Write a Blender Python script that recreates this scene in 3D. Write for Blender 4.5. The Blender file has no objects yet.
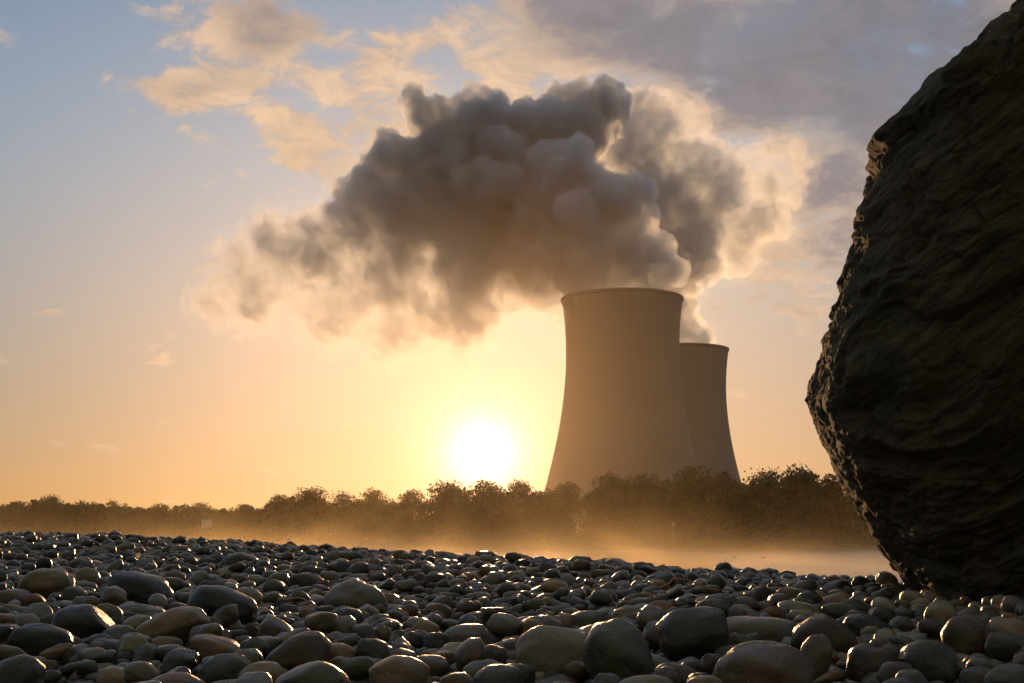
import bpy, bmesh, math, random
import numpy as np
from mathutils import Vector, noise as mnoise, Matrix

SKIP = ()
sc = bpy.context.scene
col = sc.collection
R = math.radians
FPX = 1320.0
PITCH = math.atan((543 - 341.5) / FPX)
CAMZ = 0.30
cp, sp = math.cos(PITCH), math.sin(PITCH)

def ray(px, py):
    dx = (px - 512) / FPX; dy = (341.5 - py) / FPX
    return Vector((dx, cp - dy * sp, sp + dy * cp))
def P(px, py, y):
    d = ray(px, py); return Vector((0, 0, CAMZ)) + d * (y / d.y)
def project(x, y, z):
    z = z - CAMZ
    f = y * cp + z * sp; u = -y * sp + z * cp
    return 512 + FPX * x / f, 341.5 - FPX * u / f

# ------------------------------------------------------------------ render
sc.render.engine = 'CYCLES'
sc.cycles.use_denoising = True
try: sc.cycles.denoiser = 'OPENIMAGEDENOISE'
except Exception: pass
sc.cycles.max_bounces = 9
sc.cycles.diffuse_bounces = 3
sc.cycles.glossy_bounces = 3
sc.cycles.volume_bounces = 6
sc.cycles.volume_step_rate = 1.0
sc.cycles.volume_max_steps = 128
sc.cycles.use_adaptive_sampling = True
sc.cycles.adaptive_threshold = 0.02
sc.view_settings.view_transform = 'Standard'
sc.view_settings.look = 'None'
sc.view_settings.exposure = 0.0
sc.view_settings.gamma = 1

cam = bpy.data.cameras.new('camera'); co = bpy.data.objects.new('camera', cam); col.objects.link(co)
cam.sensor_width = 36; cam.lens = FPX / 1024 * 36
cam.clip_start = 0.05; cam.clip_end = 30000
co.location = (0, 0, CAMZ); co.rotation_euler = (R(90) + PITCH, 0, 0)
sc.camera = co

SUN = ray(483, 454).normalized()
SUN_EL = math.asin(SUN.z); SUN_AZ = math.atan2(SUN.x, SUN.y)

# ------------------------------------------------------------------ node helper
class NT:
    def __init__(s, tree): s.t = tree; s.n = tree.nodes; s.l = tree.links
    def new(s, t, **kw):
        n = s.n.new(t)
        for k, v in kw.items(): setattr(n, k, v)
        return n
    def put(s, sock, v):
        if isinstance(v, bpy.types.NodeSocket): s.l.new(v, sock)
        elif v is not None: sock.default_value = v
    def m(s, op, a, b=None, c=None, clamp=False):
        n = s.new('ShaderNodeMath', operation=op); n.use_clamp = clamp
        s.put(n.inputs[0], a)
        if b is not None: s.put(n.inputs[1], b)
        if c is not None: s.put(n.inputs[2], c)
        return n.outputs[0]
    def vm(s, op, a, b=None, out=0):
        n = s.new('ShaderNodeVectorMath', operation=op)
        s.put(n.inputs[0], a)
        if b is not None: s.put(n.inputs[3 if op == 'SCALE' else 1], b)
        return n.outputs[out]
    def noise(s, vec, scale, detail=3, rough=0.5, dist=0.0, out='Fac', ntype=None):
        n = s.new('ShaderNodeTexNoise')
        if ntype: n.noise_type = ntype
        s.put(n.inputs['Vector'], vec); s.put(n.inputs['Scale'], scale)
        s.put(n.inputs['Detail'], detail); s.put(n.inputs['Roughness'], rough)
        s.put(n.inputs['Distortion'], dist)
        return n.outputs[out]
    def ss(s, v, a, b, lo=0.0, hi=1.0):
        n = s.new('ShaderNodeMapRange'); n.interpolation_type = 'SMOOTHSTEP'
        s.put(n.inputs['Value'], v); s.put(n.inputs['From Min'], a); s.put(n.inputs['From Max'], b)
        s.put(n.inputs['To Min'], lo); s.put(n.inputs['To Max'], hi)
        return n.outputs['Result']
    def mix(s, f, a, b, blend='MIX'):
        n = s.new('ShaderNodeMix'); n.data_type = 'RGBA'; n.blend_type = blend
        s.put(n.inputs[0], f)
        s.put(n.inputs[6], a if isinstance(a, bpy.types.NodeSocket) else (*a, 1)[:4])
        s.put(n.inputs[7], b if isinstance(b, bpy.types.NodeSocket) else (*b, 1)[:4])
        return n.outputs[2]
    def comb(s, x, y, z):
        n = s.new('ShaderNodeCombineXYZ'); s.put(n.inputs[0], x); s.put(n.inputs[1], y); s.put(n.inputs[2], z)
        return n.outputs[0]
    def sep(s, v):
        n = s.new('ShaderNodeSeparateXYZ'); s.put(n.inputs[0], v); return n.outputs
    def bump(s, h, strength, dist):
        n = s.new('ShaderNodeBump'); s.put(n.inputs['Strength'], strength); s.put(n.inputs['Distance'], dist)
        s.put(n.inputs['Height'], h); return n.outputs[0]

def material(name):
    m = bpy.data.materials.new(name); m.use_nodes = True
    t = NT(m.node_tree); b = t.n.get('Principled BSDF')
    return m, t, b

# ------------------------------------------------------------------ world
w = bpy.data.worlds.new('World'); sc.world = w; w.use_nodes = True
t = NT(w.node_tree)
bg = t.n['Background']
sky = t.new('ShaderNodeTexSky', sky_type='NISHITA')
sky.sun_disc = False
sky.sun_elevation = SUN_EL; sky.sun_rotation = SUN_AZ
sky.air_density = 1.0; sky.dust_density = 1.2; sky.ozone_density = 4.0; sky.altitude = 100
tc = t.new('ShaderNodeTexCoord').outputs['Generated']
d = t.vm('NORMALIZE', tc)
sx, sy, sz = t.sep(d)
az = t.m('DIVIDE', sx, t.m('MAXIMUM', sy, 0.05))
el = t.m('DIVIDE', sz, t.m('MAXIMUM', sy, 0.05))
ael = t.m('MAXIMUM', sz, 0.02)
# cloud-layer coordinates: the sky direction met with a high flat layer
lay = t.comb(t.m('DIVIDE', sx, t.m('ADD', ael, 0.30)), t.m('DIVIDE', sy, t.m('ADD', ael, 0.30)), 0.0)
n1 = t.noise(lay, 6.0, 7, 0.58, 0.35)
n2 = t.noise(t.vm('ADD', lay, (7.3, 2.1, 4.0)), 4.2, 5, 0.55, 0.3)
nf = t.noise(t.vm('ADD', lay, (1.3, 9.1, 2.0)), 15.0, 7, 0.62, 0.4)
def ppaz(px, py):
    r_ = ray(px, py); return r_.x / r_.y, r_.z / r_.y
def blob(px, py, rx, ry, amp):
    a0, e0 = ppaz(px, py)
    u = t.m('DIVIDE', t.m('SUBTRACT', az, a0), rx / FPX)
    v = t.m('DIVIDE', t.m('SUBTRACT', el, e0), ry / FPX)
    q = t.m('ADD', t.m('MULTIPLY', u, u), t.m('MULTIPLY', v, v))
    return t.m('MULTIPLY', t.m('EXPONENT', t.m('MULTIPLY', q, -1.0)), amp)
def total(blobs):
    s_ = None
    for b_ in blobs:
        x = blob(*b_); s_ = x if s_ is None else t.m('ADD', s_, x)
    return s_
cov = total([(235, 40, 100, 70, .74), (330, 130, 130, 70, .50), (180, 95, 50, 30, .4), (430, 50, 80, 55, .45), (520, 30, 90, 60, .5), (780, 40, 260, 130, .95),
             (640, 10, 120, 70, .5), (800, 250, 90, 60, .55), (900, 160, 160, 90, .7), (5, 40, 20, 14, .35), (1300, 120, 260, 200, .6), (-260, 60, 140, 60, .4)])
base = t.m('ADD', t.m('MULTIPLY', t.m('SUBTRACT', n1, 0.5), 2.1), t.m('MULTIPLY', t.m('SUBTRACT', nf, 0.5), 1.7))
mask = t.ss(t.m('ADD', base, cov), 0.26, 0.74)
gray = total([(860, 50, 230, 110, .8), (600, 20, 90, 50, .35), (860, 230, 120, 70, .35)])
thick = t.ss(t.m('ADD', gray, t.m('ADD', t.m('MULTIPLY', t.m('SUBTRACT', n2, 0.5), 1.6), t.m('ADD', t.m('MULTIPLY', base, 0.8), t.m('MULTIPLY', cov, .45)))), 0.30, 1.05)
skyc = t.vm('SCALE', sky.outputs['Color'], 0.15)
# film-like roll-off set into the sky colour; warmer and duller towards the ground
skyc = t.vm('SCALE', t.vm('DIVIDE', skyc, t.vm('ADD', t.vm('SCALE', skyc, 1.0), (1.0, 1.0, 1.0))), t.ss(ael, 0.0, 0.30, 1.16, 1.42))
skyc = t.vm('MULTIPLY', skyc, t.mix(t.ss(sz, 0.0, 0.38), (1.10, 0.745, 0.52), (1.46, 1.29, 1.14)))
dots = t.vm('DOT_PRODUCT', d, tuple(SUN), out=1)
ang = t.m('ARCCOSINE', t.m('MINIMUM', dots, 0.9999999))
near = t.m('EXPONENT', t.m('MULTIPLY', ang, -3.2))
lit = t.mix(near, (0.66, 0.46, 0.32), (0.98, 0.64, 0.34))
dark = t.mix(near, (0.165, 0.16, 0.20), (0.36, 0.28, 0.24))
cc = t.vm('SCALE', t.mix(thick, lit, dark), t.ss(nf, .3, .7, .74, 1.18))
mask = t.m('MULTIPLY', mask, t.ss(t.m('ADD', nf, n1), .7, 1.15, .55, 1.0))
out = t.mix(t.m('MULTIPLY', mask, 0.85), skyc, cc)
# unseen cloud cover overhead and behind the camera, added to light the stones
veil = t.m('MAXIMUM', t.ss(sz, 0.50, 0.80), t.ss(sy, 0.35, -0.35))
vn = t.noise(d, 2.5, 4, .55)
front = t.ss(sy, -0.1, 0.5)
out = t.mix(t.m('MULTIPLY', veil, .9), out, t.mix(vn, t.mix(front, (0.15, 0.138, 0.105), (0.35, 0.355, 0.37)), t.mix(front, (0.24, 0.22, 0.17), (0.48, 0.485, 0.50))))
# the sun's own disc and the bright air right round it
disc = t.ss(ang, 0.0062, 0.0046)
aure = t.m('MULTIPLY', t.m('EXPONENT', t.m('MULTIPLY', ang, -16.0)), 0.08)
core = t.m('MULTIPLY', t.m('EXPONENT', t.m('MULTIPLY', ang, -64.0)), 4.2)
add = t.vm('ADD', t.vm('ADD', t.vm('SCALE', (1.0, 0.80, 0.50), t.m('MULTIPLY', disc, 30.0)), t.vm('SCALE', (1.0, 0.80, 0.52), core)), t.vm('SCALE', (1.0, 0.62, 0.28), aure))
out = t.vm('ADD', out, add)
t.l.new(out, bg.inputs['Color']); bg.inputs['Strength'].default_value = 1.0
w.cycles.sampling_method = 'AUTOMATIC'

sl = bpy.data.lights.new('sun', 'SUN'); so = bpy.data.objects.new('sun', sl); col.objects.link(so)
sl.energy = 2.8; sl.angle = R(0.6); sl.color = (1.0, 0.56, 0.24)
so.rotation_euler = (-SUN).to_track_quat('-Z', 'Y').to_euler()
so.location = (0, 0, 50)

# ------------------------------------------------------------------ mesh helpers
def tag(o, label=None, cat=None, group=None, kind=None):
    if label: o['label'] = label
    if cat: o['category'] = cat
    if group: o['group'] = group
    if kind: o['kind'] = kind
    return o
def mesh_np(name, V, F, mat=None, smooth=True, parent=None, attr=None):
    """V (n,3); F (m,k) constant-size faces"""
    V = np.asarray(V, np.float32); F = np.asarray(F, np.int32)
    me = bpy.data.meshes.new(name)
    me.vertices.add(len(V)); me.vertices.foreach_set('co', V.ravel())
    k = F.shape[1]
    me.loops.add(F.size); me.loops.foreach_set('vertex_index', F.ravel())
    me.polygons.add(len(F)); me.polygons.foreach_set('loop_start', np.arange(0, F.size, k, dtype=np.int32))
    try: me.polygons.foreach_set('loop_total', np.full(len(F), k, np.int32))
    except Exception: pass
    me.polygons.foreach_set('use_smooth', np.full(len(F), smooth))
    if attr is not None:
        a = me.color_attributes.new('tint', 'FLOAT_COLOR', 'POINT')
        c = np.ones((len(V), 4), np.float32); c[:, :3] = attr
        a.data.foreach_set('color', c.ravel())
    me.update(calc_edges=True)
    o = bpy.data.objects.new(name, me); col.objects.link(o)
    if mat: me.materials.append(mat)
    if parent: o.parent = parent
    return o
_ico = {}
def ico(n):
    if n not in _ico:
        bm = bmesh.new(); bmesh.ops.create_icosphere(bm, subdivisions=n, radius=1)
        bm.verts.ensure_lookup_table()
        V = np.array([v.co[:] for v in bm.verts]); F = np.array([[v.index for v in f.verts] for f in bm.faces])
        bm.free(); V /= np.linalg.norm(V, axis=1)[:, None]
        _ico[n] = (V, F)
    return _ico[n]
def empty(name, loc):
    o = bpy.data.objects.new(name, None); col.objects.link(o); o.location = loc; o.empty_display_size = .2
    return o

# ------------------------------------------------------------------ haze
def box(name, lo, hi):
    bm = bmesh.new(); bmesh.ops.create_cube(bm, size=1)
    for v in bm.verts:
        v.co = Vector([(lo[i] + hi[i]) / 2 + v.co[i] * (hi[i] - lo[i]) for i in range(3)])
    me = bpy.data.meshes.new(name); bm.to_mesh(me); bm.free()
    o = bpy.data.objects.new(name, me); col.objects.link(o); return o
def volmat(name, color, density, g, absorb=(0, 0, 0)):
    m = bpy.data.materials.new(name); m.use_nodes = True
    tt = NT(m.node_tree); tt.n.remove(tt.n['Principled BSDF'])
    pv = tt.new('ShaderNodeVolumePrincipled')
    pv.inputs['Color'].default_value = (*color, 1); pv.inputs['Anisotropy'].default_value = g
    pv.inputs['Density'].default_value = density
    pv.inputs['Absorption Color'].default_value = (*absorb, 1)
    tt.l.new(pv.outputs[0], tt.n['Material Output'].inputs['Volume'])
    return m, tt, pv
if 'haze' not in SKIP:
    hz = box('haze', (-950, -60, -4.5), (800, 1160, 350))
    m, tt, pv = volmat('haze_air', (0.96, 0.76, 0.52), 0.00004, 0.84)
    hz.data.materials.append(m); tag(hz, kind='stuff')
    hz.visible_shadow = True

# ------------------------------------------------------------------ cooling towers
def concrete():
    m, t, b = material('tower_concrete')
    o = t.new('ShaderNodeTexCoord').outputs['Object']
    x, y, z = t.sep(o)
    a = t.m('ARCTAN2', y, x)
    streak = t.noise(t.comb(t.m('MULTIPLY', a, 9.0), 0.0, t.m('MULTIPLY', z, 0.010)), 2.0, 5, .6)
    blot = t.noise(o, 0.03, 4, .55)
    lift = t.m('FRACT', t.m('DIVIDE', z, 4.5))
    seam = t.ss(t.m('ABSOLUTE', t.m('SUBTRACT', lift, .5)), .47, .5)
    c = t.mix(t.ss(streak, .35, .7), (0.215, 0.215, 0.205), (0.203, 0.203, 0.193))
    c = t.mix(t.m('MULTIPLY', t.ss(blot, .4, .7), .4), c, (0.22, .215, .20))
    c = t.mix(t.m('MULTIPLY', seam, .18), c, (0.15, .15, .14))
    t.l.new(c, b.inputs['Base Color']); b.inputs['Roughness'].default_value = .9
    return m
MC = concrete()
MR, _t, _b = material('tower_rim_concrete'); _b.inputs['Base Color'].default_value = (.2, .195, .185, 1); _b.inputs['Roughness'].default_value = .9
GZ = 1.0
def tower_radius(z):
    zt = 116.0
    k = 0.395 if z < zt else 0.42
    return math.sqrt(34.9 ** 2 + (k * (z - zt)) ** 2)
def tower(px, dist, H, label):
    x = (px - 512) / FPX * dist * cp * 1.0
    e = empty('cooling_tower', (x, dist, GZ)); tag(e, label, 'cooling tower', 'cooling towers with rising steam')
    N = 160; V = []; prof = []
    zs = list(np.linspace(0, H - 1.6, 48))
    for z in zs: prof.append((tower_radius(z), z))
    for z in reversed(zs): prof.append((tower_radius(z) - 0.9, z))
    M = len(prof)
    for r, z in prof:
        for i in range(N):
            a = 2 * math.pi * i / N; V.append((r * math.cos(a), r * math.sin(a), z))
    F = [(j * N + i, j * N + (i + 1) % N, ((j + 1) % M) * N + (i + 1) % N, ((j + 1) % M) * N + i) for j in range(M) for i in range(N)]
    mesh_np('shell', V, F, MC, True, e)
    V = []; rt = tower_radius(H)
    prof = [(rt - 1.2, H - 1.598), (rt + .35, H - 1.598), (rt + .5, H - 1.2), (rt + .5, H - .2), (rt + .35, H), (rt - 1.0, H), (rt - 1.2, H - .3)]
    M = len(prof)
    for r, z in prof:
        for i in range(N):
            a = 2 * math.pi * i / N; V.append((r * math.cos(a), r * math.sin(a), z))
    F = [(j * N + i, j * N + (i + 1) % N, ((j + 1) % M) * N + (i + 1) % N, ((j + 1) % M) * N + i) for j in range(M) for i in range(N)]
    mesh_np('rim', V, F, MR, False, e)
    return e
D1, D2 = 807.0, 1028.0
H1 = P(623.5, 288, D1 - 36).z - GZ
tower(625, D1, H1, 'nearer and taller looking concrete cooling tower just right of the low sun')
H2 = P(681, 343, D2 - 36).z - GZ
tower(684, D2, H2, 'farther concrete cooling tower half hidden behind the right edge of the nearer one')

# ------------------------------------------------------------------ steam
def hull(name, S, voxel, mat, parent, amp, grow=0.0):
    V, F = ico(2)
    S = [(c, r + grow) for c, r in S if r + grow > voxel * .8]
    VV = np.concatenate([V * r + np.array(c[:]) for c, r in S]); FF = np.concatenate([F + i * len(V) for i in range(len(S))])
    o = mesh_np(name, VV, FF, None, True)
    md = o.modifiers.new('r', 'REMESH'); md.mode = 'VOXEL'; md.voxel_size = voxel; md.use_smooth_shade = True
    for sc_, am in ((14, amp), (5, amp * .45)):
        tx = bpy.data.textures.new('billow', 'CLOUDS'); tx.noise_scale = sc_; tx.noise_depth = 3
        md = o.modifiers.new('d', 'DISPLACE'); md.texture = tx; md.strength = am; md.mid_level = .5; md.texture_coords = 'GLOBAL'
    dg = bpy.context.evaluated_depsgraph_get(); me = bpy.data.meshes.new_from_object(o.evaluated_get(dg))
    o.modifiers.clear(); old = o.data; o.data = me; bpy.data.meshes.remove(old)
    me.materials.clear(); me.materials.append(mat); o.parent = parent
    print(name, len(S), 'spheres', len(me.vertices), 'verts')
    return o
def steam(blobs, base, seed, label, dens, tail, voxel, fwd):
    rng = random.Random(seed)
    g3 = lambda: Vector((rng.gauss(0, 1), rng.gauss(0, 1), rng.gauss(0, 1))).normalized()
    S = []; core = []
    for px, py, rp, dist, *o in blobs:
        c = P(px, py, dist); r = rp / FPX * dist
        S.append((c, r * .84)); core.append((c, r * .74))
        for i in range(18):
            v = g3(); r1 = r * rng.uniform(.24, .46); a = c + v * (r - r1 * .55)
            S.append((a, r1))
            for k in range(10):
                u = (g3() + v * .7).normalized(); r2 = r1 * rng.uniform(.28, .48); q = a + u * (r1 - r2 * .3)
                S.append((q, r2))
                if r2 > 3.2:
                    for m_ in range(5):
                        w_ = (g3() + u).normalized(); r3 = r2 * rng.uniform(.3, .45); S.append((q + w_ * (r2 - r3 * .2), r3))
    e = empty('steam_plume', base); tag(e, label, 'steam plume', 'steam plumes from the cooling towers')
    bpy.context.view_layer.update()
    inv = Matrix.Translation(-Vector(base)); S = [(inv @ c, r) for c, r in S]; core = [(inv @ c, r) for c, r in core]
    def shader(name, kind):
        m, tt, pv = volmat(name, (0.80, 0.855, 0.93), dens, fwd)
        g = tt.new('ShaderNodeNewGeometry').outputs['Position']
        big = tt.noise(g, 0.020, 2, .5, .3); fine = tt.noise(g, 0.065, 5, .66, 1.0)
        x, y, z = tt.sep(g)
        q = tt.m('ADD', tt.m('MULTIPLY', x, tail[0]), tt.m('ADD', tt.m('MULTIPLY', z, tail[1]), tail[2]))
        q = tt.m('ADD', q, tt.m('MULTIPLY', tt.m('SUBTRACT', tt.m('ADD', big, fine), 1.0), 1.4))
        lo = tail[3]
        if kind == 'veil':
            f = tt.m('MULTIPLY', tt.ss(q, -0.35, 1.0, lo * 1.0, .10), tt.ss(fine, .44, .66, 0.0, .7))
        elif kind == 'billow':
            f = tt.m('MULTIPLY', tt.ss(q, -0.35, 1.2, lo * .45, 1.5), tt.ss(fine, .28, .60, .35, 1.15))
        else:
            f = tt.m('MULTIPLY', tt.ss(q, -0.35, 1.4, lo * 1.15, 1.0), tt.ss(fine, .30, .64, .30, 1.2))
        tt.l.new(tt.m('MULTIPLY', f, dens), pv.inputs['Density'])
        return m
    hull('veil', S, voxel * 1.4, shader('steam_veil', 'veil'), e, 13.0, 6.0)
    hull('billow', S, voxel, shader('steam_billow', 'billow'), e, 3.5)
    hull('core', core, voxel * 2, shader('steam_core', 'core'), e, 12.0)
    return e
if 'steam' not in SKIP:
    A = 805
    b1 = [(600, 300, 38, A), (645, 300, 30, A), (585, 262, 50, A), (640, 262, 34, A), (672, 273, 17, A), (655, 272, 20, A),
          (590, 215, 52, A), (630, 222, 26, A), (636, 195, 21, A), (628, 186, 15, A), (600, 190, 26, A), (575, 175, 34, A), (560, 200, 50, A + 20),
          (598, 106, 30, 880), (565, 98, 20, 880), (575, 135, 45, 870), (520, 140, 44, 860), (478, 122, 34, 850), (430, 118, 24, 850), (414, 100, 16, 850), (450, 160, 52, 850),
          (500, 200, 66, 850), (395, 160, 34, 850), (370, 190, 36, 850), (420, 215, 55, 850), (350, 225, 36, 850), (305, 235, 28, 850),
          (540, 260, 50, 840), (470, 260, 55, 850), (270, 245, 30, 850), (240, 262, 28, 850), (320, 270, 38, 850), (270, 285, 30, 850), (225, 285, 22, 850), (205, 300, 15, 850),
          (390, 275, 48, 860), (350, 305, 30, 860), (420, 315, 34, 860), (480, 305, 34, 850), (380, 335, 20, 860), (532, 276, 28, 840), (300, 305, 20, 860), (400, 240, 46, 858), (285, 262, 34, 852), (255, 278, 30, 852), (330, 318, 36, 855), (400, 330, 36, 860), (460, 325, 36, 855), (255, 300, 32, 850), (212, 306, 20, 850)]
    steam(b1, (P(623.5, 300, A).x, D1, H1), 3, 'long dark steam plume of the nearer tower drifting left across the sky', 0.13,
          (0.0040, 0.009, -1.24, 0.27), 1.6, .54)
    B = 1028
    b2 = [(672, 348, 24, B), (698, 342, 17, B), (704, 334, 11, B), (692, 328, 13, B), (678, 336, 22, B), (672, 312, 22, B), (668, 292, 26, B + 10), (680, 255, 42, B + 20), (640, 240, 45, B + 30), (650, 190, 46, B + 40), (625, 150, 40, B + 40),
          (700, 225, 40, B + 30), (660, 130, 38, B + 40), (640, 105, 22, B + 40), (690, 165, 34, B + 40), (725, 190, 38, B + 30), (715, 150, 18, B + 30), (735, 235, 32, B + 30), (706, 262, 20, B + 20),
          (690, 120, 22, B + 40), (755, 165, 22, B + 30), (775, 150, 16, B + 30), (797, 147, 14, B + 30), (800, 165, 14, B + 30), (770, 180, 25, B + 30), (790, 190, 18, B + 30), (762, 215, 24, B + 30), (740, 262, 20, B + 30), (780, 225, 14, B + 30)]
    steam(b2, (P(681, 345, B).x, D2, H2), 8, 'smaller bright edged steam plume of the farther tower billowing up to the right', 0.075,
          (-0.006, -0.004, 2.45, 0.30), 2.0, .62)

# ------------------------------------------------------------------ water, ground
WZ = -1.0
bank_y = lambda x: 250 + max(0.0, -x) * 1.15 + 0.03 * abs(x)   # far shoreline, receding to the left
def water():
    V = [(-930, -55, WZ), (780, -55, WZ), (780, 1100, WZ), (-930, 1100, WZ)]
    m, t, b = material('river_water')
    g = t.new('ShaderNodeNewGeometry').outputs['Position']
    x, y, z = t.sep(g)
    n = t.noise(t.comb(x, t.m('MULTIPLY', y, .6), 0.0), 1.4, 4, .55)
    nb = t.noise(t.comb(x, y, 5.0), .12, 3, .5)
    h = t.m('MULTIPLY', n, t.ss(nb, .35, .65, .35, 1.0))
    b.inputs['Base Color'].default_value = (.03, .035, .03, 1); b.inputs['Roughness'].default_value = .24; b.inputs['IOR'].default_value = 1.33
    t.l.new(t.bump(h, 1.0, .22), b.inputs['Normal'])
    o = mesh_np('river_water', V, [(0, 1, 2, 3)], m, False); tag(o, kind='structure')
water()

CP = [(-600, 530, 26), (0, 530, 26), (128, 531.5, 24), (200, 536, 22), (300, 541.5, 19.5), (400, 547, 17), (512, 552, 14.5), (600, 556, 13), (700, 564, 11.2), (800, 569, 9.6), (890, 574, 8.8), (1024, 580, 8.3), (1600, 590, 8)]
_pa = np.array([(c[0] - 512) / FPX for c in CP]); _py = np.array([c[1] for c in CP]); _pd = np.array([c[2] for c in CP])
def crest(a):
    dc = np.interp(a, _pa, _pd); yy = np.interp(a, _pa, _py)
    return dc, CAMZ - (yy - 543) / FPX * dc - 0.05 - 0.0045 * dc
def zg(x, y):
    x = np.asarray(x, float); y = np.asarray(y, float)
    yy = np.maximum(y, .6); a = np.clip(x / yy, -1.6, 1.4)
    dc, zc = crest(a)
    r = y
    tt_ = np.clip((r - 2.6) / (dc - 2.6), 0, 1); s_ = tt_ * tt_ * (3 - 2 * tt_) * .6 + tt_ * .4
    z = zc * s_
    fall = np.clip(r - dc, 0, None)
    z = z - fall * fall / (fall + 2.0) * .22
    z = z + 0.012 * np.sin(x * 2.3 + y * 1.1) + 0.010 * np.sin(x * 1.1 - y * 2.7 + 1)
    return np.maximum(z, -2.6)
def beach():
    ys = np.concatenate([np.linspace(-6, 30, 240), np.linspace(30.5, 90, 60)]); xs = np.concatenate([np.linspace(-60, -14.2, 50), np.linspace(-14, 12, 200), np.linspace(12.3, 60, 50)])
    X, Y = np.meshgrid(xs, ys); Z = zg(X, Y) - 0.0
    n, k = X.shape
    V = np.stack([X, Y, Z], -1).reshape(-1, 3)
    i = np.arange((n - 1) * k).reshape(n - 1, k)[:, :-1].ravel()
    F = np.stack([i, i + 1, i + k + 1, i + k], -1)
    m, t, b = material('beach_grit')
    g = t.new('ShaderNodeNewGeometry').outputs['Position']
    vo = t.new('ShaderNodeTexVoronoi'); t.put(vo.inputs['Vector'], g); vo.inputs['Scale'].default_value = 55
    c = t.mix(vo.outputs['Distance'], (.13, .115, .095), (.03, .027, .022))
    c = t.mix(t.noise(g, 30, 3), c, (.08, .07, .06))
    t.l.new(c, b.inputs['Base Color']); b.inputs['Roughness'].default_value = .8
    t.l.new(t.bump(t.m('SUBTRACT', 1.0, vo.outputs['Distance']), 1.0, .012), b.inputs['Normal'])
    o = mesh_np('pebble_beach_ground', V, F, m, True); tag(o, kind='structure')
beach()
def far_bank():
    xs = np.linspace(-930, 780, 171); ds = [-6, -1, 0, 2, 5, 10, 25, 60, 200, 400, 880]
    V = []; F = []
    for x in xs:
        for d_ in ds:
            by = bank_y(x) + 5 * math.sin(x * .045) + 2.5 * math.sin(x * .17 + 1)
            z = WZ + (-1.2 if d_ < -3 else -.25 if d_ < 0 else 0.05 if d_ == 0 else .9 if d_ == 2 else 1.4 if d_ == 5 else 1.9)
            V.append((x, min(by + d_, 1140 + d_ * .01), z))
    k = len(ds)
    for i in range(len(xs) - 1):
        for j in range(k - 1):
            F.append((i * k + j, (i + 1) * k + j, (i + 1) * k + j + 1, i * k + j + 1))
    m, t, b = material('bank_earth')
    g = t.new('ShaderNodeNewGeometry').outputs['Position']
    t.l.new(t.mix(t.noise(g, .6, 5), (.05, .055, .025), (.10, .085, .05)), b.inputs['Base Color']); b.inputs['Roughness'].default_value = .95
    o = mesh_np('far_river_bank', V, F, m, True); tag(o, kind='structure')
far_bank()

# ------------------------------------------------------------------ trees
def leaf_mat():
    m, t, b = material('tree_foliage')
    g = t.new('ShaderNodeNewGeometry').outputs['Position']
    c = t.mix(t.ss(t.noise(g, .35, 3), .35, .65), (.035, .05, .016), (.075, .085, .028))
    c = t.mix(t.m('MULTIPLY', t.ss(t.noise(g, .05, 2), .4, .7), .5), c, (.08, .07, .03))
    t.l.new(c, b.inputs['Base Color']); b.inputs['Roughness'].default_value = .7
    tr = t.new('ShaderNodeBsdfTranslucent'); t.l.new(c, tr.inputs['Color'])
    mx = t.new('ShaderNodeMixShader'); mx.inputs[0].default_value = .5
    t.l.new(b.outputs[0], mx.inputs[1]); t.l.new(tr.outputs[0], mx.inputs[2]); t.l.new(mx.outputs[0], t.n['Material Output'].inputs['Surface'])
    return m
def bark_mat():
    m, t, b = material('tree_bark')
    g = t.new('ShaderNodeTexCoord').outputs['Object']
    t.l.new(t.mix(t.noise(g, 3, 4), (.05, .04, .03), (.11, .09, .07)), b.inputs['Base Color']); b.inputs['Roughness'].default_value = .9
    return m
ML = leaf_mat(); MB = bark_mat()
def crown_np(rng, H, Wd, lobes, leaves, leaf, airy=0.0, low=0.25):
    """leaf-clump quads spread through several uneven lobes; tree base at z=0"""
    L = []
    for i in range(lobes):
        u = rng.random()
        zc = H * (low + (0.92 - low) * (i + .5) / lobes)
        spread = Wd * .5 * math.sin(math.pi * min(.97, .22 + .72 * (zc / H))) * .75
        a = rng.random() * 6.283; rr = spread * math.sqrt(rng.random())
        rl = Wd * (.16 + .16 * rng.random()) * (1.15 - .4 * zc / H)
        L.append((rr * math.cos(a), rr * math.sin(a), min(zc, H - rl * .8), rl))
    L.append((0, 0, H - Wd * .17, Wd * .17))
    L = np.array(L)
    w_ = L[:, 3] ** 2; idx = rng.choice(len(L), leaves, p=w_ / w_.sum())
    v = rng.normal(size=(leaves, 3)); v /= np.linalg.norm(v, axis=1)[:, None]
    rad = L[idx, 3] * (0.45 + .56 * rng.random(leaves) ** (.55 + airy))
    rad *= 1 + .13 * np.sin(v[:, 0] * 7 + idx) * np.cos(v[:, 2] * 6 + idx * 2)
    C = L[idx, :3] + v * rad[:, None] * np.array([1, 1, .82])
    C[:, 2] = np.maximum(C[:, 2], H * .06)
    a = rng.normal(size=(leaves, 3)); a /= np.linalg.norm(a, axis=1)[:, None]
    b = np.cross(a, rng.normal(size=(leaves, 3))); b /= np.linalg.norm(b, axis=1)[:, None]
    s = leaf * (.5 + rng.random(leaves))[:, None]
    V = np.stack([C - a * s, C + b * s * .6, C + a * s * .9, C - b * s * .55], 1).reshape(-1, 3)
    F = np.arange(leaves * 4).reshape(-1, 4)
    return V, F, L
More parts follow.
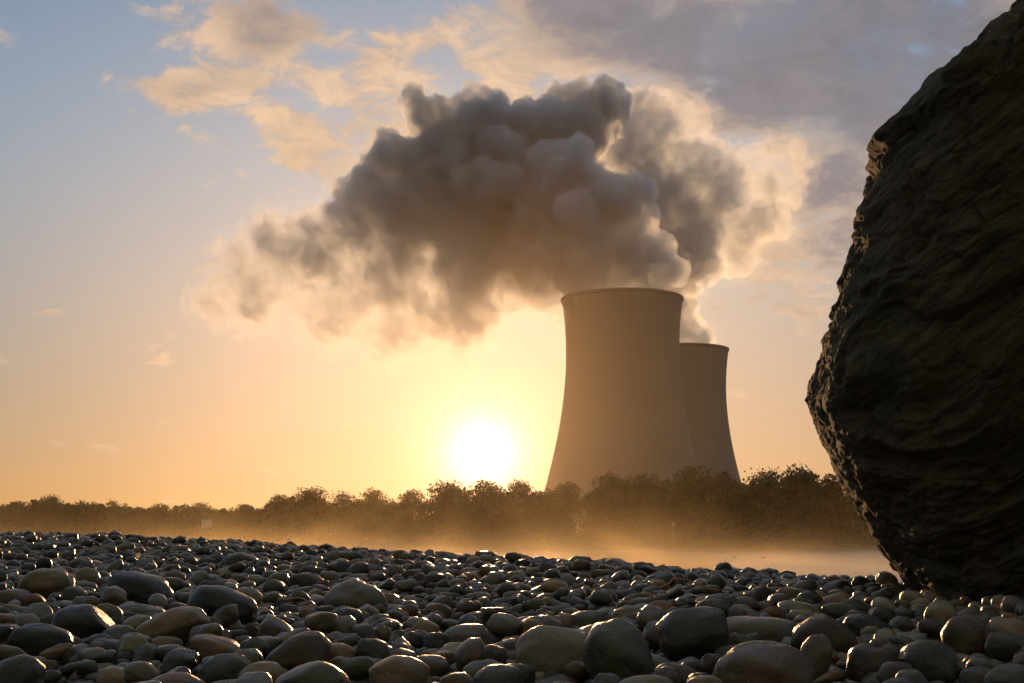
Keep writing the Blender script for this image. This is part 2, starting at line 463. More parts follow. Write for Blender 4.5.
def tube(pts, rads, n=6):
    V = []; F = []
    for i, (p, r) in enumerate(zip(pts, rads)):
        p = Vector(p); q = Vector(pts[min(i + 1, len(pts) - 1)]) - Vector(pts[max(i - 1, 0)]); q.normalize()
        a = q.orthogonal().normalized(); b = q.cross(a)
        for k in range(n):
            an = 6.28318 * k / n; V.append(p + (a * math.cos(an) + b * math.sin(an)) * r)
    for i in range(len(pts) - 1):
        for k in range(n):
            F.append((i * n + k, i * n + (k + 1) % n, (i + 1) * n + (k + 1) % n, (i + 1) * n + k))
    return [tuple(v) for v in V], F
def trunk_np(rng, H, L, r0):
    V, F = tube([(0, 0, -.6), (0.1, 0, H * .2), (.2 * rng.normal(), .2 * rng.normal(), H * .5), (0, 0, H * .9)], [r0 * 1.3, r0, r0 * .65, r0 * .15], 8)
    for l in L[:: max(1, len(L) // 9)]:
        z0 = min(l[2] * .55, H * .6)
        v, f = tube([(0, 0, z0), (l[0] * .5, l[1] * .5, z0 * .5 + l[2] * .45), (l[0], l[1], l[2] + l[3] * .5)], [r0 * .4, r0 * .25, r0 * .06], 5)
        F += [tuple(i + len(V) for i in q) for q in f]; V += v
    return V, F
def bank_pt(px, back=0.0):
    """where a sight line in the picture meets the far bank, a few metres behind the waterline"""
    a = (px - 512) / FPX / cp
    y = 250.0
    for _ in range(60): y = .5 * y + .5 * (bank_y(a * y) + back)
    return a * y, y
SKY = [(-200, 500), (0, 499), (60, 496), (100, 499), (150, 504), (200, 503), (240, 508), (256, 503), (268, 506), (282, 496), (315, 488), (326, 489), (340, 492), (380, 489), (400, 493), (440, 487), (452, 481), (480, 481), (520, 481), (560, 484), (590, 479), (610, 473), (640, 474), (660, 477), (680, 467), (700, 465), (720, 471), (742, 481), (752, 477), (765, 468), (790, 464), (815, 469), (840, 479), (870, 487), (1024, 480), (1400, 470)]
sX = np.array([s[0] for s in SKY]); sY = np.array([s[1] for s in SKY])
if 'trees' not in SKIP:
    rng = np.random.default_rng(5)
    # trees one can tell apart on the skyline
    TR = [(60, 'low even tree at the far left of the skyline'), (118, 'small pointed tree left of where the mist wisp hangs'),
          (168, 'spiky narrow tree left of the square white board'), (205, 'tree rising just above the square white board'),
          (248, 'small round tree right of the notch by the white board'), (283, 'first stepped tree on the left flank of the highest left clump'),
          (316, 'broad dark round tree forming the highest crown left of the sun'), (346, 'thin topped tree right of the broad left crown'),
          (378, 'even round tree midway between the broad left crown and the sun'), (412, 'low tree in the dip left of the sun'),
          (450, 'bushy tree immediately left of the sun glare'), (486, 'tree directly under the setting sun'), (522, 'tree standing between the sun and the nearer cooling tower'),
          (560, 'low tree before the left foot of the nearer cooling tower'), (606, 'round tree before the left half of the nearer cooling tower'),
          (641, 'tree before the middle of the nearer cooling tower'), (690, 'tall wide tree where the two cooling towers overlap'), (722, 'tree before the foot of the farther cooling tower'),
          (766, 'loose round tree right of the farther cooling tower'), (797, 'tall ragged tree with bare twigs left of the boulder'), (828, 'low tree closest to the left edge of the boulder')]
    for px, lab in TR:
        back = rng.uniform(2, 12); x, y = bank_pt(px, back)
        top = P(px, np.interp(px, sX, sY) - 2, y).z; base = WZ + 1.2; H = top - base
        Wd = H * rng.uniform(.75, 1.0)
        airy = 1.2 if px in (766, 797, 118, 346, 168) else 0.2
        e = empty('tree', (x, y, base)); tag(e, lab, 'tree', 'trees along the far river bank')
        V, F, L = crown_np(rng, H, Wd, 18, 6000 if airy < 1 else 3800, H * .017, airy, .15)
        mesh_np('crown', V, F, ML, False, e)
        if airy > 1:
            L = L.copy(); L[:, 3] *= 1.9; L = np.repeat(L, 2, 0); L[1::2, :2] *= 1.35
        V, F = trunk_np(rng, H, L[:: 1], H * .02)
        mesh_np('trunk', V, F, MB, True, e)
    # the rest of the wood reads as one mass
    VV = []; FF = []; n = 0
    for i in range(680):
        px = rng.uniform(-420, 1500) if i < 430 else rng.uniform(-420, 340); back = 3 + 55 * rng.random() ** 1.3
        x, y = bank_pt(px, back)
        if y > 1080 or not -900 < x < 760: continue
        row = P(px, np.interp(px, sX, sY) + rng.uniform(2, 12) * (.4 if px < 300 else 1), y).z - (WZ + 1.2)
        H = max(5, row) * rng.uniform(.86, 1.03); Wd = H * (rng.uniform(.7, 1.1) if rng.random() > .18 else rng.uniform(.3, .45))
        V, F, L = crown_np(rng, H, Wd, 10, 1500, H * .027, .2, .05)
        V[:, 0] += x; V[:, 1] += y; V[:, 2] += WZ + 1.2
        VV.append(V); FF.append(F + n); n += len(V)
    # bushes along the waterline
    for i in range(260):
        px = rng.uniform(-400, 1450); x, y = bank_pt(px, rng.uniform(-1, 3))
        if y > 1080 or not -900 < x < 760: continue
        H = rng.uniform(2.5, 6); V, F, L = crown_np(rng, H, H * 1.5, 6, 380, .26, .2, .02)
        V[:, 0] += x; V[:, 1] += y; V[:, 2] += WZ + .3
        VV.append(V); FF.append(F + n); n += len(V)
    o = mesh_np('riverside_wood', np.concatenate(VV), np.concatenate(FF), ML, False)
    tag(o, 'hazy dark wood lining the far river bank behind the mist', kind='stuff')

# mist lying on the river
if 'mist' not in SKIP:
    ms = box('river_mist', (-330, 45, WZ + .004), (420, 330, 5))
    m, tt, pv = volmat('river_mist_vapour', (0.98, 0.80, 0.50), 0.01, 0.72)
    g = tt.new('ShaderNodeNewGeometry').outputs['Position']
    x, y, z = tt.sep(g)
    hgt = tt.m('ADD', z, -WZ)
    nn = tt.noise(tt.vm('MULTIPLY', g, (1, 1, 1.6)), .055, 4, .62, .6)
    top = tt.ss(nn, .38, .75, 0.22, 1.7)
    f = tt.m('EXPONENT', tt.m('MULTIPLY', tt.m('DIVIDE', hgt, top), -1.0))
    f = tt.m('MULTIPLY', f, tt.ss(nn, .32, .66, .15, 1.35))
    tt.l.new(tt.m('MULTIPLY', f, 0.0125), pv.inputs['Density'])
    ms.data.materials.append(m); tag(ms, kind='stuff')
    ms['label'] = 'thin orange mist drifting low over the river'

# ------------------------------------------------------------------ numpy gradient noise
_rs = np.random.RandomState(11); _perm = _rs.permutation(256); _perm = np.concatenate([_perm, _perm, _perm])
_gr = _rs.normal(size=(256, 3)); _gr /= np.linalg.norm(_gr, axis=1)[:, None]
def pn(p):
    p = np.asarray(p, float); i = np.floor(p).astype(int); f = p - i; i &= 255
    u = f * f * f * (f * (f * 6 - 15) + 10); r = 0
    for dx in (0, 1):
        for dy in (0, 1):
            for dz in (0, 1):
                h = _perm[_perm[_perm[i[:, 0] + dx] + i[:, 1] + dy] + i[:, 2] + dz]
                g = (_gr[h] * (f - np.array([dx, dy, dz]))).sum(1)
                wx = u[:, 0] if dx else 1 - u[:, 0]; wy = u[:, 1] if dy else 1 - u[:, 1]; wz = u[:, 2] if dz else 1 - u[:, 2]
                r = r + g * wx * wy * wz
    return r
def fbm(p, o=4, gain=.5):
    s_ = 0; a = 1
    for k in range(o):
        s_ = s_ + a * pn(p * 2 ** k + k * 17.3); a *= gain
    return s_

# ------------------------------------------------------------------ boulder
def boulder():
    YC = 6.9
    prof = [(1130, -52), (1080, -26), (1048, -8), (1028, 2), (1008, 13), (990, 24), (967, 38), (945, 52), (925, 69), (907, 85), (893, 100), (878, 120), (864, 136), (868, 143), (874, 152), (870, 163), (867, 176), (866, 184), (858, 198), (853, 213), (853, 230), (846, 253), (838, 280), (829, 303), (820, 330), (814, 352), (808, 376), (806, 390), (810, 408), (817, 428), (826, 447), (838, 468), (848, 484), (859, 502), (866, 520), (876, 541), (889, 563), (899, 580), (915, 596), (945, 612), (965, 640)]
    pts = []
    for px, py in prof:
        v = P(px, py, YC + (.27 if py < 330 else .27 - (py - 330) / 310 * .2)); pts.append((v.z, v.x))
    pts += [(3.60, 3.45)]
    pts.sort(); zz = np.array([a for a, b in pts]); xx = np.array([b for a, b in pts])
    z0, z1 = zz[0] - .05, 3.56
    NR, NA = 520, 760
    zs = np.linspace(z0, z1, NR); left = np.interp(zs, zz, xx)
    XC = 3.5
    V = np.zeros((NR, NA, 3)); th = np.linspace(0, 2 * np.pi, NA, endpoint=False)
    c, s_ = np.cos(th), np.sin(th)
    ex = 2 / 2.5
    sc_ = np.sign(c) * np.abs(c) ** ex; ss_ = np.sign(s_) * np.abs(s_) ** ex
    for i, z in enumerate(zs):
        rx = XC - left[i]; q = (z - z0) / (z1 - z0)
        ry = 1.30 * (1.02 + .16 * math.sin(math.pi * min(1, q * 1.02 + .1))) * min(1, (rx / .9) ** .6)
        V[i, :, 0] = XC + rx * np.where(sc_ < 0, sc_, sc_ * .8); V[i, :, 1] = YC + .25 * math.sin(q * 2.5) + ry * ss_; V[i, :, 2] = z
    V = V.reshape(-1, 3)
    C = np.array([XC, YC, 1.5]); N = V - C; N[:, 2] *= .35; N /= np.linalg.norm(N, axis=1)[:, None]
    # tilted bedding: frame with the long axis rising to the right
    an = R(44); e1 = np.array([math.cos(an), .1, math.sin(an)]); e1 /= np.linalg.norm(e1)
    e3 = np.array([-math.sin(an), -.12, math.cos(an)]); e3 /= np.linalg.norm(e3); e2 = np.cross(e3, e1)
    wv = np.stack([fbm(V * 1.1 + 3, 3), fbm(V * 1.1 + 9, 3), fbm(V * 1.1 + 15, 3)], 1) * .22
    Q = V + wv
    L = np.stack([Q @ e1, Q @ e2, Q @ e3], 1)
    r1 = 1 - 2 * np.abs(fbm(L * np.array([.8, .8, 3.6]), 3, .5)) / .9
    r2 = 1 - 2 * np.abs(fbm(L * np.array([2.1, 2.1, 9.0]) + 7, 3, .55)) / .9
    r3 = fbm(L * np.array([7, 7, 34.0]) + 5, 3, .6)
    lump = fbm(V * .9 + 2, 3); med = fbm(L * np.array([2.6, 2.6, 5.5]) + 8, 5, .6)
    patch = np.clip(.5 + 1.6 * fbm(V * .8 + 31, 2), .15, 1)
    fz = fbm(L * np.array([.55, .55, 2.3]) + 41, 4, .5); fz2 = fbm(L * np.array([.9, .9, 4.6]) + 57, 4, .5); fz3 = fbm(V * 1.3 + 71, 4)
    left_ = np.clip((V[:, 0] - 1.2) / 1.6, .35, 1)
    crack = -.055 * np.exp(-(fz / .022) ** 2) - .03 * np.exp(-(fz2 / .02) ** 2) - .035 * np.exp(-(fz3 / .012) ** 2) + .030 * np.tanh(fz / .05)
    disp = crack * left_ + .075 * lump + .085 * (r1 - .5) * patch + .028 * (r2 - .5) * patch + .010 * r3 + .035 * med
    disp = disp * np.clip((3.42 - V[:, 2]) / .45, .15, 1)
    # keep the outline traced from the photograph on the left flank
    V = V + N * disp[:, None]
    V[:, 2] += (disp * .25); V[:, 0] += .080
    i = np.arange((NR - 1) * NA).reshape(NR - 1, NA)
    F = np.stack([i, np.roll(i, -1, 1), np.roll(i, -1, 1) + NA, i + NA], -1).reshape(-1, 4)
    m, t, b = material('boulder_rock')
    g = t.new('ShaderNodeTexCoord').outputs['Object']
    mp = t.new('ShaderNodeMapping'); t.l.new(g, mp.inputs['Vector']); mp.inputs['Rotation'].default_value = (0, R(38), 0)
    mp2 = t.new('ShaderNodeMapping'); t.l.new(mp.outputs[0], mp2.inputs['Vector']); mp2.inputs['Scale'].default_value = (1.2, 1.2, 9); mp = mp2
    n1 = t.noise(mp.outputs[0], 3, 6, .62, .5); n2 = t.noise(g, 1.6, 4, .55); n3 = t.noise(g, 38, 5, .65)
    c_ = t.mix(t.ss(n1, .3, .7), (.040, .031, .018), (.115, .088, .050))
    c_ = t.mix(t.m('MULTIPLY', t.ss(n2, .45, .7), .6), c_, (.040, .046, .017))
    c_ = t.mix(t.m('MULTIPLY', t.ss(n3, .45, .75), .4), c_, (.13, .11, .078))
    t.l.new(c_, b.inputs['Base Color']); b.inputs['Roughness'].default_value = .82; b.inputs['Specular IOR Level'].default_value = .15
    h = t.m('ADD', t.m('MULTIPLY', n1, .6), t.m('MULTIPLY', n3, .4))
    t.l.new(t.bump(h, 1.0, .05), b.inputs['Normal'])
    o = mesh_np('boulder', V, F, m, True)
    return tag(o, 'huge dark layered boulder looming over the right side of the pebble beach', 'boulder')
if 'rock' not in SKIP: boulder()

# ------------------------------------------------------------------ stones
def stone_mat(name, src):
    m, t, b = material(name)
    if src == 'object':
        oi = t.new('ShaderNodeObjectInfo'); base = oi.outputs['Color']; rnd = oi.outputs['Random']
    else:
        at = t.new('ShaderNodeVertexColor', layer_name='tint'); base = at.outputs['Color']; rnd = t.m('MULTIPLY', t.sep(at.outputs['Color'])[0], 37.0)
    g = t.vm('ADD', t.new('ShaderNodeNewGeometry').outputs['Position'], t.comb(t.m('MULTIPLY', rnd, 31.0), 0.0, 0.0)) if src == 'object' else t.new('ShaderNodeNewGeometry').outputs['Position']
    n1 = t.noise(g, 14, 5, .6, .4); n2 = t.noise(g, 120, 4, .6); n3 = t.noise(g, 420, 2, .6)
    c = t.mix(t.ss(n1, .3, .72), t.vm('SCALE', base, .68), t.vm('SCALE', base, 1.28))
    c = t.mix(t.ss(n2, .60, .72, 0, .38), c, t.vm('ADD', t.vm('SCALE', base, 1.5), (.05, .045, .04)))
    c = t.mix(t.ss(n2, .42, .30, 0, .45), c, t.vm('SCALE', base, .45))
    t.l.new(c, b.inputs['Base Color'])
    t.l.new(t.ss(n1, .3, .7, .24, .46), b.inputs['Roughness'])
    b.inputs['Specular IOR Level'].default_value = .5
    n4 = t.noise(g, 34, 3, .6)
    h = t.m('ADD', t.m('ADD', t.m('MULTIPLY', n2, .7), t.m('MULTIPLY', n3, .3)), t.m('MULTIPLY', n4, 1.6))
    t.l.new(t.bump(h, .7, .005), b.inputs['Normal'])
    return m
MSO = stone_mat('river_stone', 'object'); MST = stone_mat('river_stone_small', 'attr')
COLS = {k_: tuple(.75 * v_ * w_ + .25 * w_ * (sum(c_) / 3) for v_, w_ in zip(c_, (1.12, 1.0, .68))) for k_, c_ in {'black': (.022, .022, .021), 'dark grey': (.055, .057, .055), 'grey': (.13, .13, .122), 'pale grey': (.24, .235, .215), 'greenish grey': (.085, .098, .075),
        'brown': (.12, .072, .042), 'dark brown': (.062, .042, .028), 'tan': (.24, .18, .115), 'pinkish': (.20, .125, .10), 'rusty': (.22, .10, .045), 'bluish grey': (.085, .10, .115)}.items()}
def stone_shape(n, seed, p=2.3, rough=.16, taper=0.0):
    V, F = ico(n); rs = np.random.RandomState(seed)
    r = (np.abs(V) ** p).sum(1) ** (-1 / p)
    r = r * (1 + rough * 1.6 * pn(V * 1.15 + rs.rand(3) * 90) + rough * .7 * pn(V * 2.4 + rs.rand(3) * 90) + (.02 * pn(V * 6 + rs.rand(3) * 90) if n > 2 else 0))
    W = V * r[:, None]
    W[:, 2] *= 1 + taper * W[:, 0]; W[:, 1] *= 1 + taper * .6 * W[:, 0]
    W[:, 0] += .12 * rs.normal() * W[:, 2]
    # a slightly flattened facet now and then
    ang_ = n < 4 and seed % 4 == 0
    for _ in range(7 if ang_ else 2):
        q = rs.normal(size=3); q /= np.linalg.norm(q); dd = W @ q; lim = rs.uniform(.55, .8) if ang_ else rs.uniform(.72, .95)
        W = W - np.outer(np.clip(dd - lim, 0, None) * (.9 if ang_ else .7), q)
    ext = (W.max(0) - W.min(0)) / 2; mid = (W.max(0) + W.min(0)) / 2
    return (W - mid) / ext, F
# (left, right, top, bottom) in the photograph, colour, tilt, squareness, taper, label
HAND = [
 (19, 75, 568, 603, 'tan', 0, 2.4, 0, 'domed tan brown stone with a sunlit edge, far left of the beach', 'domed tan stone at far left'),
 (70, 101, 567, 590, 'tan', 14, 2.2, .1, 'small light tan egg-shaped stone with a bright right tip', 'light tan egg with bright tip'),
 (110, 178, 571, 607, 'black', -4, 2.6, 0, 'big black humped stone with a glowing right rim, upper left group', 'big black humped stone'),
 (108, 168, 603, 622, 'greenish grey', 0, 2.2, 0, 'long low grey stone lying flat beneath the black humped one', 'long low grey stone'),
 (51, 116, 604, 642, 'black', -8, 2.3, 0, 'jet black domed stone with a thin bright rim along its back', 'jet black domed stone'),
 (133, 209, 606, 646, 'tan', 15, 2.5, .15, 'smooth tan loaf-shaped stone rising to a bright right end', 'tan loaf-shaped stone'),
 (190, 258, 585, 630, 'black', -14, 2.8, -.1, 'large black blocky stone sloping down to the right', 'large black blocky stone'),
 (6, 72, 623, 660, 'black', -3, 2.6, 0, 'rough black mottled boulderlet low at the left', 'rough black mottled stone'),
 (-12, 46, 654, 700, 'dark grey', 20, 2.3, .1, 'dark elongated stone in the bottom left corner pointing up right with a lit tip', 'dark stone in bottom left corner'),
 (-8, 39, 589, 608, 'brown', 0, 2.2, 0, 'flat brown stone cut by the left edge of the view', 'flat brown stone at left edge'),
 (190, 249, 634, 662, 'pinkish', -12, 2.5, 0, 'pinkish stone with pale scuffs under the black blocky one', 'pinkish scuffed stone'),
 (198, 254, 653, 684, 'greenish grey', 6, 2.2, 0, 'smooth greenish grey stone resting before the pinkish scuffed one', 'smooth greenish stone'),
 (124, 159, 661, 690, 'grey', -25, 2.2, 0, 'wedge-shaped grey stone with a lit right shoulder at the bottom left', 'wedge-shaped grey stone'),
 (136, 207, 671, 700, 'pinkish', 0, 2.2, 0, 'broad pinkish brown stone cut by the bottom edge below the tan loaf', 'broad pinkish stone at bottom edge'),
 (157, 181, 661, 677, 'tan', 15, 2.2, 0, 'little tan pebble with a golden end above the broad pinkish stone', 'little tan golden-ended pebble'),
 (134, 162, 643, 668, 'bluish grey', 0, 2.5, 0, 'squarish blue grey stone below the tan loaf', 'squarish blue grey stone'),
 (154, 191, 644, 669, 'dark brown', -15, 2.2, 0, 'dark brown stone with a lit right curve leaning on the squarish blue grey one', 'dark brown leaning stone'),
 (23, 62, 602, 626, 'dark grey', -5, 2.2, 0, 'dark low stone between the domed tan one and the jet black one', 'dark low stone'),
 (63, 90, 586, 609, 'dark grey', 0, 2.4, -.2, 'small dark triangular stone right of the domed tan one', 'small dark triangular stone'),
 (100, 136, 625, 650, 'greenish grey', 0, 2.2, 0, 'roundish green grey stone at the right foot of the jet black one', 'roundish green grey stone'),
 (325, 388, 580, 620, 'grey', 0, 2.1, 0, 'rough grey peaked stone standing wide in the middle distance', 'rough grey peaked stone'),
 (257, 297, 616, 655, 'dark brown', -20, 2.5, 0, 'dark brown angular stone right of the large black blocky one', 'dark brown angular stone'),
 (262, 328, 631, 674, 'brown', 26, 2.6, .1, 'big brown stone leaning up to the right beside dead leaves', 'big brown leaning stone'),
 (276, 352, 661, 700, 'greenish grey', 0, 2.2, 0, 'wide olive grey stone at the bottom edge left of centre', 'wide olive grey stone'),
 (369, 432, 655, 700, 'tan', -16, 2.4, 0, 'rounded tan stone with a bright upper edge at the bottom edge', 'rounded tan stone with bright edge'),
 (357, 393, 638, 670, 'dark grey', 0, 2.2, 0, 'dark round stone just above the rounded tan one', 'dark round stone'),
 (322, 356, 643, 669, 'tan', -20, 2.2, 0, 'light tan pebble with a slanting bright edge left of the dark round stone', 'light tan slanting pebble'),
 (440, 492, 624, 654, 'grey', 0, 2.3, 0, 'broad smooth grey stone in the centre foreground', 'broad smooth grey stone'),
 (399, 427, 569, 587, 'dark brown', 0, 2.2, 0, 'dark round stone in the middle distance right of the grey peaked one', 'dark round far stone'),
 (287, 327, 572, 594, 'dark brown', 5, 2.4, 0, 'dark stone in the middle distance left of the grey peaked one', 'dark far stone left of the peak'),
 (254, 290, 581, 595, 'grey', 0, 2.1, 0, 'flat grey slab stone right behind the large black blocky one', 'flat grey slab'),
 (447, 469, 578, 594, 'brown', 0, 2.2, 0, 'small brown stone standing under the sun in the middle distance', 'small brown stone under the sun'),
 (400, 424, 631, 650, 'dark brown', 0, 2.2, 0, 'small dark ball-shaped stone in the centre foreground', 'small dark ball'),
 (422, 449, 632, 653, 'black', 0, 2.2, 0, 'small black stone tucked left of the broad smooth grey one', 'small black tucked stone'),
 (462, 509, 659, 682, 'grey', 3, 2.2, 0, 'low grey stone near the bottom edge at the centre', 'low grey stone'),
 (474, 524, 664, 705, 'dark grey', 14, 2.3, 0, 'dark smooth stone cut by the bottom edge at the centre', 'dark smooth stone at bottom edge'),
 (440, 477, 672, 700, 'brown', 0, 2.2, 0, 'brown stone cut by the bottom edge left of the dark smooth one', 'brown stone at bottom edge'),
 (514, 595, 625, 682, 'pale grey', 0, 2.5, 0, 'large pale speckled stone, lightest of the big foreground stones', 'large pale speckled stone'),
 (583, 659, 618, 690, 'greenish grey', -4, 2.3, 0, 'large round dark green stone right of the pale speckled one', 'large dark green stone'),
 (638, 677, 600, 627, 'rusty', 5, 2.2, 0, 'glossy rust coloured round stone with a golden left edge', 'glossy rusty stone'),
 (658, 728, 606, 668, 'dark grey', 18, 2.3, 0, 'very dark sloping stone between the dark green and long flat ones', 'very dark sloping stone'),
 (708, 798, 616, 648, 'grey', -4, 2.3, 0, 'long flat grey stone behind the big brown foreground stone', 'long flat grey stone'),
 (713, 816, 641, 696, 'brown', -4, 2.3, 0, 'biggest brown dome-shaped stone at the bottom edge with a bright left curve', 'biggest brown dome-shaped stone'),
 (514, 565, 615, 640, 'grey', 4, 2.2, 0, 'flat grey stone behind the left half of the pale speckled one', 'flat grey stone behind the speckled'),
 (562, 611, 610, 634, 'greenish grey', 6, 2.2, 0, 'smooth grey stone behind the large dark green one', 'smooth stone behind the green'),
 (611, 641, 605, 622, 'pale grey', 0, 2.2, 0, 'small pale mottled stone left of the glossy rusty one', 'small pale mottled stone'),
 (706, 742, 595, 618, 'greenish grey', 0, 2.2, 0, 'grey-green round stone in the middle distance above the long flat one', 'grey-green round far stone'),
 (701, 729, 570, 587, 'bluish grey', 0, 2.2, 0, 'bluish round stone right beside the tip of the bent reed', 'bluish stone by the reed'),
 (714, 733, 562, 576, 'black', 0, 2.2, 0, 'small black stone standing out against the water', 'small black stone against the water'),
 (648, 686, 666, 695, 'dark brown', -8, 2.2, 0, 'dark brown pointed stone at the bottom edge left of the big brown dome', 'dark pointed bottom stone'),
 (683, 727, 675, 700, 'tan', 0, 2.2, 0, 'low pale brown stone just showing at the bottom edge beside the big brown dome', 'low pale stone at bottom edge'),
 (586, 618, 589, 606, 'grey', 0, 2.2, 0, 'grey rounded stone in the middle distance behind the smooth green grey one', 'grey rounded far stone'),
 (791, 856, 614, 660, 'dark brown', -5, 2.4, 0, 'large dark brown stone left of the boulder foot', 'large dark brown stone'),
 (798, 830, 634, 682, 'grey', -10, 2.3, 0, 'upright grey stone right of the biggest brown dome', 'upright grey stone'),
 (776, 823, 600, 618, 'pale grey', -6, 2.2, 0, 'flat pale capsule-shaped stone in the middle distance near the boulder', 'flat pale capsule stone'),
 (842, 893, 614, 640, 'black', -6, 2.3, 0, 'black low stone in front of the boulder', 'black low stone'),
 (846, 900, 643, 684, 'dark brown', 0, 2.3, 0, 'dark brown rounded stone near the bottom right', 'dark brown rounded stone'),
 (898, 955, 639, 684, 'dark grey', 4, 2.4, 0, 'smooth dark grey round stone at the lower right', 'smooth dark grey round stone'),
 (942, 992, 614, 664, 'brown', 6, 2.5, 0, 'rounded brown stone with a lit left edge at the foot of the boulder', 'rounded brown stone at boulder foot'),
 (986, 1034, 616, 666, 'tan', 0, 2.5, 0, 'rounded tan stone with a bright left edge cut by the right edge', 'rounded tan stone at right edge'),
 (924, 957, 600, 640, 'tan', 8, 2.5, 0, 'upright tan stone leaning against the foot of the boulder', 'upright tan stone'),
 (888, 914, 616, 634, 'dark grey', -8, 2.2, 0, 'small dark oval stone right of the black low one', 'small dark oval stone'),
 (876, 910, 586, 604, 'greenish grey', 0, 2.2, 0, 'greenish flat stone just left of where the boulder meets the beach', 'greenish flat stone by boulder'),
 (876, 898, 571, 588, 'tan', 0, 2.2, 0, 'golden tan stone on the shoreline touching the boulder outline', 'golden tan shoreline stone'),
 (982, 1036, 663, 700, 'bluish grey', 8, 2.2, 0, 'blue grey stone in the bottom right corner', 'blue grey stone in bottom right corner'),
 (893, 927, 669, 700, 'bluish grey', 5, 2.2, 0, 'blue grey stone at the bottom edge below the smooth dark grey one', 'blue grey stone at bottom edge'),
 (794, 814, 583, 596, 'greenish grey', 0, 2.2, 0, 'small green grey ball stone in the middle distance left of the boulder', 'small green grey ball'),
 (222, 258, 552, 570, 'dark grey', 0, 2.4, 0, 'dark lump of stone far off under the riverside trees left of the sun', 'dark far lump'),
]
def ground_hit(px, py):
    d = ray(px, py); y = 1.5
    while y < 40:
        p = Vector((0, 0, CAMZ)) + d * (y / d.y)
        if p.z <= float(zg(p.x, p.y)): return y
        y += .02
    return 15.0
placed = []      # x, y, r
def stones():
    ref = []
    for i, (x0, x1, yt, yb, cn, tilt, p, tp, label, short) in enumerate(HAND):
        cx = (x0 + x1) / 2
        yf = ground_hit(cx, yb + 3); W = (x1 - x0) / FPX * yf / cp
        y = yf + W * .33
        W = (x1 - x0) / FPX * y * cp
        top = P(cx, yt, y); x = top.x
        c = (top.z - float(zg(x, y)) + .02) / 2
        hpx = (yb - yt) / FPX * y
        c = min(max(c, hpx * .56), max(W * .5, hpx * .62)); c = max(c, W * .2)
        b = max(W * .40, min(W * .5, c))
        Vn, F = stone_shape(4, 100 + i, p, .13, tp)
        T = R(tilt); a = W / 2
        ext_x = math.hypot(a * math.cos(T), c * .8 * math.sin(T)) / a
        a = a / max(.8, ext_x) if abs(tilt) > 8 else a
        V = Vn * np.array([a, b, c * (math.cos(T) if abs(tilt) < 12 else .82)])
        M = np.array(Matrix.Rotation(-T, 3, 'Y') @ Matrix.Rotation(R((i * 37) % 30 - 15), 3, 'Z'))
        V = V @ M.T
        zc = top.z - V[:, 2].max()
        o = mesh_np('river_stone', V, F, MSO, True); o.location = (x, y, zc)
        k = .85 + .3 * ((i * 7919) % 100) / 100
        o.color = (*[v * k * .74 for v in COLS[cn]], 1)
        tag(o, label, 'stone', 'river stones on the beach')
        ref.append((cx, (yt + yb) / 2, short))
        e = max(a, b)
        if a > b * 1.3:
            for s_ in (-1, 0, 1): placed.append((x + s_ * (a - b) * .9, y, b * .92))
        else: placed.append((x, y, e * .9))
    return ref
def scatter():
    rng = random.Random(77); cell = .25; grid = {}
    def add(x, y, r):
        R_ = int(r / cell) + 1; grid.setdefault((int(x // cell), int(y // cell)), []).append((x, y, r))
    def ok(x, y, r, k):
        q = int((r + .22) / cell) + 1; gx, gy = int(x // cell), int(y // cell)
        for i in range(gx - q, gx + q + 1):
            for j in range(gy - q, gy + q + 1):
                for a, b, c in grid.get((i, j), ()):
                    m_ = (r + c) * k
                    if (a - x) ** 2 + (b - y) ** 2 < m_ * m_: return False
        return True
    for a in placed: add(*a)
    out = []
    def rmin(y): return .0200 + .0014 * y
    # size classes, big first; (factor on rmin, tries per m2)
    for fac, dens, k in ((3.0, .5, .9), (2.3, 3, .86), (1.8, 20, .82), (1.35, 80, .80), (1.0, 260, .78), (.62, 420, .74)):
        for (ya, yb_) in ((1.9, 4), (4, 7), (7, 11), (11, 16), (16, 22), (22, 29)):
            w0, w1 = -.47 * yb_ - .4, .45 * yb_ + .4
            ymid = (ya + yb_) / 2; rr = rmin(ymid)
            n = int((w1 - w0) * (yb_ - ya) * dens * (rmin(3) / rr) ** 2)
            for _ in range(n):
                x = rng.uniform(w0, w1); y = rng.uniform(ya, yb_)
                if abs(x) > .47 * y + .4: continue
                dc = float(np.interp(x / y, _pa, _pd))
                if y > dc + 1.6 or (fac < .9 and y > 7): continue
                r = rmin(y) * fac * rng.uniform(.88, 1.12)
                if r > .10 or (y < 7 and r > .052): continue
                if 'rock' not in SKIP and x > 2.15 and 5.45 < y < 8.3 : continue
                if ok(x, y, r, k): add(x, y, r); out.append((x, y, r, 0))
    # a sparse second layer lying on the first
    n0 = len(out)
    for _ in range(5200):
        y = 2.0 + 24 * rng.random() ** 1.1; x = rng.uniform(-.45, .43) * y
        dc = float(np.interp(x / y, _pa, _pd))
        if y > dc * .8: continue
        r = rmin(y) * rng.choice((1.0, 1.1, 1.3, 1.6)) * rng.uniform(.85, 1.15)
        if any((a - x) ** 2 + (b - y) ** 2 < (r + c * 1.0) ** 2 for a, b, c in placed): continue
        if x > 2.1 and 5.6 < y < 8: continue
        out.append((x, y, r, 1))
    return out
